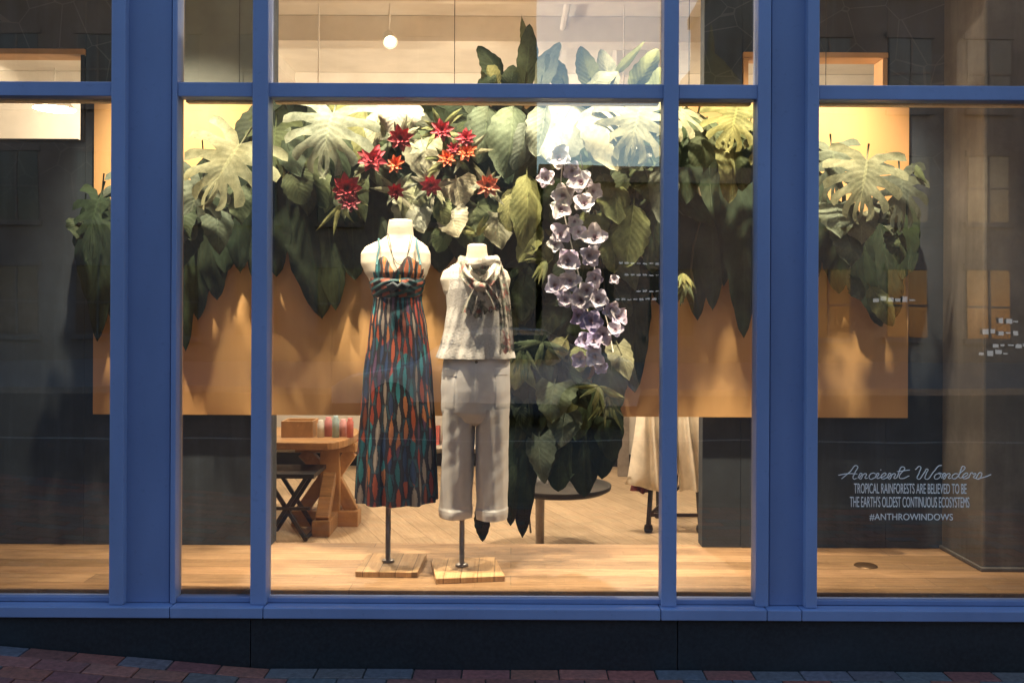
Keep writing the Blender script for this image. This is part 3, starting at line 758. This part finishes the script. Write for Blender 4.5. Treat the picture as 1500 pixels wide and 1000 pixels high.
RK=empty("garment_rack"); b=B(); gy=2.6
def ap(u,v,dy=0): p=at(u,v,gy); return Vector((p.x,gy+dy,p.z))
p=ap(944,760);p2=ap(1018,760)
bar(b,(p.x,gy-.2,.05),(p.x+.11,gy+.0,1.35),.026,.026); bar(b,(p.x+.14,gy+.25,.04),(p.x+.06,gy,1.35),.026,.026)
bar(b,(p2.x,gy-.2,.05),(p2.x-.06,gy,1.35),.026,.026); bar(b,(p2.x-.12,gy+.25,.04),(p2.x-.03,gy,1.35),.026,.026)
bar(b,(p.x-.02,gy-.02,1.35),(p2.x+.04,gy-.02,1.35),.024,.024)
bar(b,(p.x+.01,gy-.19,.12),(p2.x,gy-.19,.12),.022,.022); bar(b,(p.x+.02,gy-.16,.3),(p2.x,gy-.16,.3),.018,.018)
bar(b,(p.x+.01,gy-.19,.12),(p2.x-.03,gy-.17,.42),.018,.018)
for xx,yy in ((p.x,gy-.2),(p2.x,gy-.2),(p.x+.14,gy+.25),(p2.x-.12,gy+.25)):
    lathe(b,[(.001,.0),(.026,.005),(.032,.028),(.026,.055),(.001,.06)],xx,yy,12)
b.obj("frame",darkmetal,RK,False)
b=B()
fab=simple("cream_garment_fabric",(.66,.60,.49),.85,scale=14,var=.15,bump=.3)
cloth(b,[ap(955,560,-.19),ap(952,620,-.2),ap(950,660,-.22),ap(947,698,-.24),ap(945,708,-.22)],[.20,.25,.29,.32,.34],5,.022,60,0,1.3)
cloth(b,[ap(1003,560,-.17),ap(1004,620,-.19),ap(1006,660,-.21),ap(1008,710,-.22)],[.14,.16,.18,.2],4,.020,48,0,1.1)
cloth(b,[ap(975,560,-.12),ap(978,620,-.12),ap(980,660,-.13),ap(982,690,-.13)],[.2,.26,.3,.32],5,.02,48,0,1.2)
b.obj("cream_dress",fab,RK)
b=B(); cloth(b,[ap(940,690,-.16),ap(936,704,-.17),ap(934,714,-.18)],[.12,.14,.15],5,.02,30,0,1); b.obj("maroon_hem",simple("maroon_fabric",(.12,.02,.02),.9),RK)
box("door_frame_post",at(906,600,4.6).x,at(922,600,4.6).x,4.6,4.66,.001,2.2,poleM,st)

# ------------------------------------------------------------------ lamps
WARM=(1.0,.80,.54)
def aim(o,tgt): o.rotation_euler=(Vector(tgt)-o.location).to_track_quat('-Z','Y').to_euler()
def fixture(name,loc,tgt,en,size=70,blend=.7,c=WARM,ceil=3.6):
    E=empty(name); loc=Vector(loc); d=(Vector(tgt)-loc).normalized()
    b=B(); tube(b,[loc-d*.13,loc-d*.12,loc-d*.05,loc],[.02,.035,.045,.048],20,caps=False)
    tube(b,[loc-d*.12,Vector((loc.x,loc.y,ceil))-Vector((0,0,.001))],.008,8)
    b.obj("housing",whitep,E)
    b=B(); tube(b,[loc-d*.018,loc-d*.012],.036,20); b.obj("lamp_face",glowM,E)
    l=bpy.data.lights.new("lamp",'SPOT'); l.energy=en; l.spot_size=rad(size); l.spot_blend=blend; l.color=c; l.shadow_soft_size=.03
    o=bpy.data.objects.new("lamp",l); o.location=loc+d*.02; scene.collection.objects.link(o); o.parent=E; aim(o,tgt)
glowM=emis("lamp_glow",(1,.85,.6),8)
fixture("track_spotlight",(-.85,.10,3.35),(-.65,.60,1.2),520,64,1.0)
fixture("track_spotlight",(-.12,.08,3.35),(-.15,.42,1.0),450,72,1.0)
fixture("track_spotlight",(.75,.10,3.35),(.62,.65,1.15),440,72,1.0)
fixture("track_spotlight",(-1.75,.10,3.35),(-1.5,.72,1.15),500,76,1.0)
fixture("track_spotlight",(1.6,.10,3.35),(1.4,.72,1.15),510,80,1.0)
p=at(572,62,2.2); fixture("ceiling_spotlight",(p.x,2.2,p.z),(p.x+.3,1.2,2.55),30,60)
bulbM=emis("bulb_glow",(1,.88,.68),14)
def pendant(x,y,z,en):
    E=empty("pendant_lamp"); b=B(); lathe(b,[(.02,z+.16),(.05,z+.14),(.15,z+.03),(.17,z)],x,y,28); tube(b,[(x,y,z+.15),(x,y,3.6)],.005,6); b.obj("shade",whitep,E)
    b=B(); lathe(b,[(.001,z-.035),(.04,z-.025),(.055,z+.01),(.04,z+.05),(.001,z+.06)],x,y,20); b.obj("bulb",bulbM,E)
    l=bpy.data.lights.new("lamp",'POINT'); l.energy=en; l.color=(1,.82,.60); l.shadow_soft_size=.08
    o=bpy.data.objects.new("lamp",l); o.location=(x,y,z-.12); scene.collection.objects.link(o); o.parent=E
p=at(80,160,4.0); pendant(p.x,4.0,p.z,150)
pendant(-1.3,2.2,2.55,215); pendant(.75,2.3,2.5,240)  # added pendants, hidden behind the leaves, to brighten shop floor and ceiling

# ------------------------------------------------------------------ lettering on the glass
vin=simple("white_vinyl",(.85,.85,.85),.5,var=.02,bump=0)
LT=empty("window_lettering")
def textline(s,u0,u1,v0,v1):
    c=bpy.data.curves.new("line",'FONT'); c.body=s; c.size=.05; c.extrude=.0004
    o=bpy.data.objects.new("line",c); scene.collection.objects.link(o); c.materials.append(vin)
    bpy.context.view_layer.update(); w,h=o.dimensions.x,o.dimensions.y
    p=at(u0,v1,-.004); q=at(u1,v0,-.004); o.rotation_euler=(rad(90),0,0)
    o.scale=((q.x-p.x)/w,(q.z-p.z)/h,1); o.location=(p.x,-.004,p.z); o.parent=LT
textline("TROPICAL RAINFORESTS ARE BELIEVED TO BE",1251,1416,708,722)
textline("THE EARTH'S OLDEST CONTINUOUS ECOSYSTEMS",1245,1420,727,742)
textline("#ANTHROWINDOWS",1274,1396,751,761)
GL={'A':([[(0,0),(.6,1.1),(1.15,2.1),(1.2,1),(1.3,0),(1.6,.1)],[(-.5,.6),(.5,.85),(1.5,.8)]],1.75),
'W':([[(-.2,1.5),(.2,2),(.35,1),(.45,0),(.9,1),(1.1,1.6),(1.15,.8),(1.3,0),(1.9,1.2),(2.2,2.1),(2.5,2.2)]],2.1),
'n':([[(0,.1),(.2,.9),(.25,0),(.5,.8),(.75,.8),(.8,.1),(1.05,.15)]],1.05),
'c':([[(.7,.8),(.4,.95),(.1,.5),(.3,0),(.8,.2)]],.8),'i':([[(0,.15),(.2,.9),(.25,.1),(.5,.15)],[(.28,1.4),(.33,1.5)]],.5),
'e':([[(0,.2),(.5,.55),(.5,.9),(.2,.8),(.15,.2),(.45,0),(.8,.25)]],.8),
't':([[(0,.15),(.35,1.9),(.3,.2),(.6,.05),(1.3,.5)],[(-.2,1.2),(.4,1.3),(1.1,1.45)]],1.3),
'o':([[(.4,.9),(.1,.6),(.2,.05),(.6,.1),(.65,.7),(.4,.9),(.9,.75)]],.9),
'd':([[(.6,.8),(.2,.8),(.1,.2),(.4,0),(.7,.6),(.95,2.0),(.8,.3),(1.1,.1)]],1.1),
'r':([[(0,.15),(.2,1.0),(.3,.8),(.6,.85),(.55,.2),(.8,.1)]],.8),
's':([[(0,.1),(.35,1.0),(.5,.4),(.3,-.05),(0,.1)],[(.3,0),(1.1,.4),(1.5,.7)]],.8)}
x=0; strokes=[]
for ch in "Ancient Wonders":
    if ch==' ': x+=.6; continue
    ss,w=GL[ch]
    for s_ in ss: strokes.append([(a+x,c) for a,c in s_])
    x+=w
cu=bpy.data.curves.new("headline",'CURVE'); cu.dimensions='3D'; cu.bevel_depth=.0017; cu.materials.append(vin)
sc=(1440-1233)/x
for s_ in strokes:
    sp=cu.splines.new('BEZIER'); sp.bezier_points.add(len(s_)-1)
    for bp_,(a,c) in zip(sp.bezier_points,s_):
        bp_.co=at(1233+a*sc+c*3.5,701-c*9,-.004); bp_.handle_left_type=bp_.handle_right_type='AUTO'
o=bpy.data.objects.new("headline",cu); scene.collection.objects.link(o); o.parent=LT

# ------------------------------------------------------------------ street
def gz(x): return max(0,min(.35,(-1.05-x)*.083))
def paver():
    t=NT("brick_paver"); a=t.node('ShaderNodeVertexColor'); a.layer_name="Col"
    f=t.noise(45,5); g=t.noise(4,4)
    c=t.mix(1.0,a.outputs[0],t.ramp(f,[(.3,.6),(.7,1.25)]),'MULTIPLY'); c=t.mix(t.ramp(g,[(.5,0.0),(.75,.35)]),c,(.10,.085,.08))
    t.base(c,.72); t.bump(f,.35,.004); return t.m
sw=empty("brick_sidewalk"); b=B(); 
bx,by=.203,.102
for row in range(31):
    for k in range(-24,24):
        x0=k*bx+(bx/2 if row%2 else 0); y1=-.073-row*by
        c=R.choice([(.30,.095,.075),(.25,.085,.07),(.35,.12,.09),(.21,.075,.07),(.12,.12,.14),(.14,.12,.135),(.27,.10,.08)])
        z=gz(x0+bx/2)+R.uniform(-.002,.002); sl=(gz(x0+bx)-gz(x0))
        m=Matrix.Translation((x0+bx/2,y1-by/2,z))@Matrix.Rotation(-math.atan2(sl,bx),4,'Y')@Matrix.Rotation(R.uniform(-.006,.006),4,'Z')
        b.box(-bx/2+.003,bx/2-.003,-by/2+.003,by/2-.003,-.06,0,jit(c,.12),m)
b.obj("pavers",paver(),sw,False,.003)
def sheet(name,x0,x1,y0,y1,zf,mat,parent=None,n=60):
    b=B(); b.grid([[Vector((x0+(x1-x0)*i/n,y,zf(x0+(x1-x0)*i/n))) for y in (y0,y1)] for i in range(n+1)]); return b.obj(name,mat,parent,False)
sheet("mortar_bed",-8,8,-3.25,-.05,lambda x:gz(x)-.008,simple("joint_sand",(.06,.055,.05),.9),sw)
asph=simple("asphalt",(.05,.05,.052),.8,scale=30,bump=.3)
sheet("ground",-150,150,-150,.2,lambda x:-.19,simple("ground_soil",(.07,.07,.065),.9),None,2)
sheet("road",-80,80,-15,-3.4,lambda x:-.13,asph,None,2)
box("kerb",-8,8,-3.4,-3.25,-.14,.0,concM,sw)
paintM=simple("road_paint",(.40,.40,.38),.7)
sheet("road_marking",-80,80,-8.1,-8.0,lambda x:-.126,paintM,None,2)
box("far_sidewalk",-80,80,-25,-15,-.18,.0,simple("far_paving",(.18,.18,.19),.8),None)

# car standing in the opposite lane (seen only as a faint reflection)
CR_=empty("parked_car"); y0,y1c=-9.4,-11.2; X0=-2.6
prof=[(0,.35),(.02,.62),(.25,.74),(1.15,.88),(1.75,1.32),(2.3,1.43),(3.1,1.40),(3.75,1.02),(4.35,.95),(4.45,.6),(4.42,.33)]
b=B(); rows=[]
for yy in (y0,y0-.12,-10.3,y1c+.12,y1c):
    e=1 if yy in (y0,y1c) else 0
    rows.append([Vector((X0+px_,yy+(0 if pz_<1 else (-.16 if yy==y0 else (.16 if yy==y1c else 0))),pz_-.13-(.05*e if pz_>.5 else 0))) for px_,pz_ in prof])
bs=b.grid(rows); m_=len(prof); b.f.append(tuple(bs+k for k in range(m_))); b.f.append(tuple(bs+4*m_+k for k in range(m_-1,-1,-1)))
cp=NT("car_paint"); cp.base(cp.ramp(cp.noise(2,2),[(.3,(.55,.58,.60)),(.7,(.60,.62,.64))]),.2,0)
b.obj("body",cp.m,CR_,False,.03)
b=B()
for xx in (.85,3.6):
    for yy in (y0+.01,y1c-.01):
        tube(b,[(X0+xx,yy-.1 if yy>-10 else yy+.1,.19),(X0+xx,yy+.02 if yy>-10 else yy-.02,.19)],.32,24)
b.obj("wheels",darkmetal,CR_,False)
dg=simple("dark_window_glass",(.03,.04,.05),.1,var=.05,bump=0)
b=B()
for a_,c_ in ((1.55,2.35),(2.42,3.3)):
    i0=len(b.v)
    for pq in ((X0+a_,y0+.006,.83),(X0+c_,y0+.006,.83),(X0+min(c_,3.1),y0-.12,1.2),(X0+max(a_,1.85),y0-.12,1.2)): b.add(pq)
    b.f.append((i0,i0+1,i0+2,i0+3))
b.obj("side_windows",dg,CR_,False)

litW=emis("shopfront_glow",(.9,.95,1),1.3)
def building(name,x0,x1,h,c,fl_h=3.6,ww=1.3):
    E=empty(name); bm=simple(name+"_masonry",c,.85,scale=.6,var=.35)
    box("walls",x0,x1,-40,-25,-.1,h,bm,E,0)
    box("cornice",x0-.15,x1+.15,-40,-24.6,h,h+.5,bm,E)
    bw=B(); bs=B(); z=.8
    while z+2.2<h:
        x=x0+.9
        while x+ww<x1-.5:
            bw.box(x,x+ww,-24.99,-24.96,z,z+2.1); bs.box(x-.12,x+ww+.12,-24.995,-24.85,z-.18,z-.01); bs.box(x-.1,x+ww+.1,-24.995,-24.9,z+2.11,z+2.3)
            bs.box(x+ww/2-.03,x+ww/2+.03,-24.955,-24.93,z,z+2.1); bs.box(x,x+ww,-24.955,-24.94,z+1.0,z+1.06)
            x+=ww+1.2
        z+=fl_h
    bw.obj("windows",dg,E,False)
    bs.obj("sills",bm,E,False)
    return E
building("brick_building",-22,.75,15,(.075,.085,.10))
building("stone_building",8.3,34,15,(.09,.10,.12))
building("office_building",-60,-22.5,19,(.07,.08,.09))
th=building("town_hall",.95,8.1,5.6,(.11,.115,.125))
b=B(); cxx=6.55; lathe(b,[(1.1,6.1),(1.1,8.2),(1.35,8.3),(1.3,8.5),(1.0,9.3),(.5,9.9),(.15,10.2),(.12,10.6),(.02,11.2)],cxx,-27,24)
b.obj("cupola",simple("copper_roof",(.10,.12,.06),.7),th)
b=B()
for (x,z,n) in ((3.3,3.05,9),(3.5,2.7,7),(3.9,2.2,5),(3.2,1.95,8)):
    for i in range(n): b.box(x+i*.2,x+i*.2+.13,-24.9,-24.86,z+.02*math.sin(i*3),z+.03+.04*R.random())
for (x,z,n) in ((14.6,.9,5),(14.9,.5,6),(14.5,.2,4),(15.1,1.3,3),(11.2,1.9,6)):
    for i in range(n): b.box(x+i*.24,x+i*.24+.10+.08*R.random(),-24.9,-24.86,z+.1*R.random(),z+.12+.12*R.random())
E=empty("opposite_shopfront_lights"); b.obj("light_dashes",litW,E,False)  # unseen shopfront lights, small glowing boxes reflected as dashes in the glass

# ------------------------------------------------------------------ world and dusk light
w=bpy.data.worlds.new("World"); scene.world=w; w.use_nodes=True; nt=w.node_tree
bg=nt.nodes["Background"]; sky=nt.nodes.new('ShaderNodeTexSky'); sky.sky_type='NISHITA'; sky.sun_disc=False
sky.sun_elevation=rad(7); sky.sun_rotation=rad(40); sky.altitude=100; sky.air_density=1.2; sky.dust_density=.8; sky.ozone_density=3
mx=nt.nodes.new('ShaderNodeMix'); mx.data_type='RGBA'; mx.blend_type='MULTIPLY'; mx.inputs[0].default_value=1; mx.inputs[7].default_value=(1.75,1.45,1.3,1)
nt.links.new(sky.outputs[0],mx.inputs[6]); nt.links.new(mx.outputs[2],bg.inputs[0]); bg.inputs[1].default_value=.48
s=bpy.data.lights.new("sun",'SUN'); s.energy=.03; s.angle=rad(12); s.color=(1,.85,.7)
so=bpy.data.objects.new("sun",s); scene.collection.objects.link(so); so.rotation_euler=(rad(83),0,rad(140))
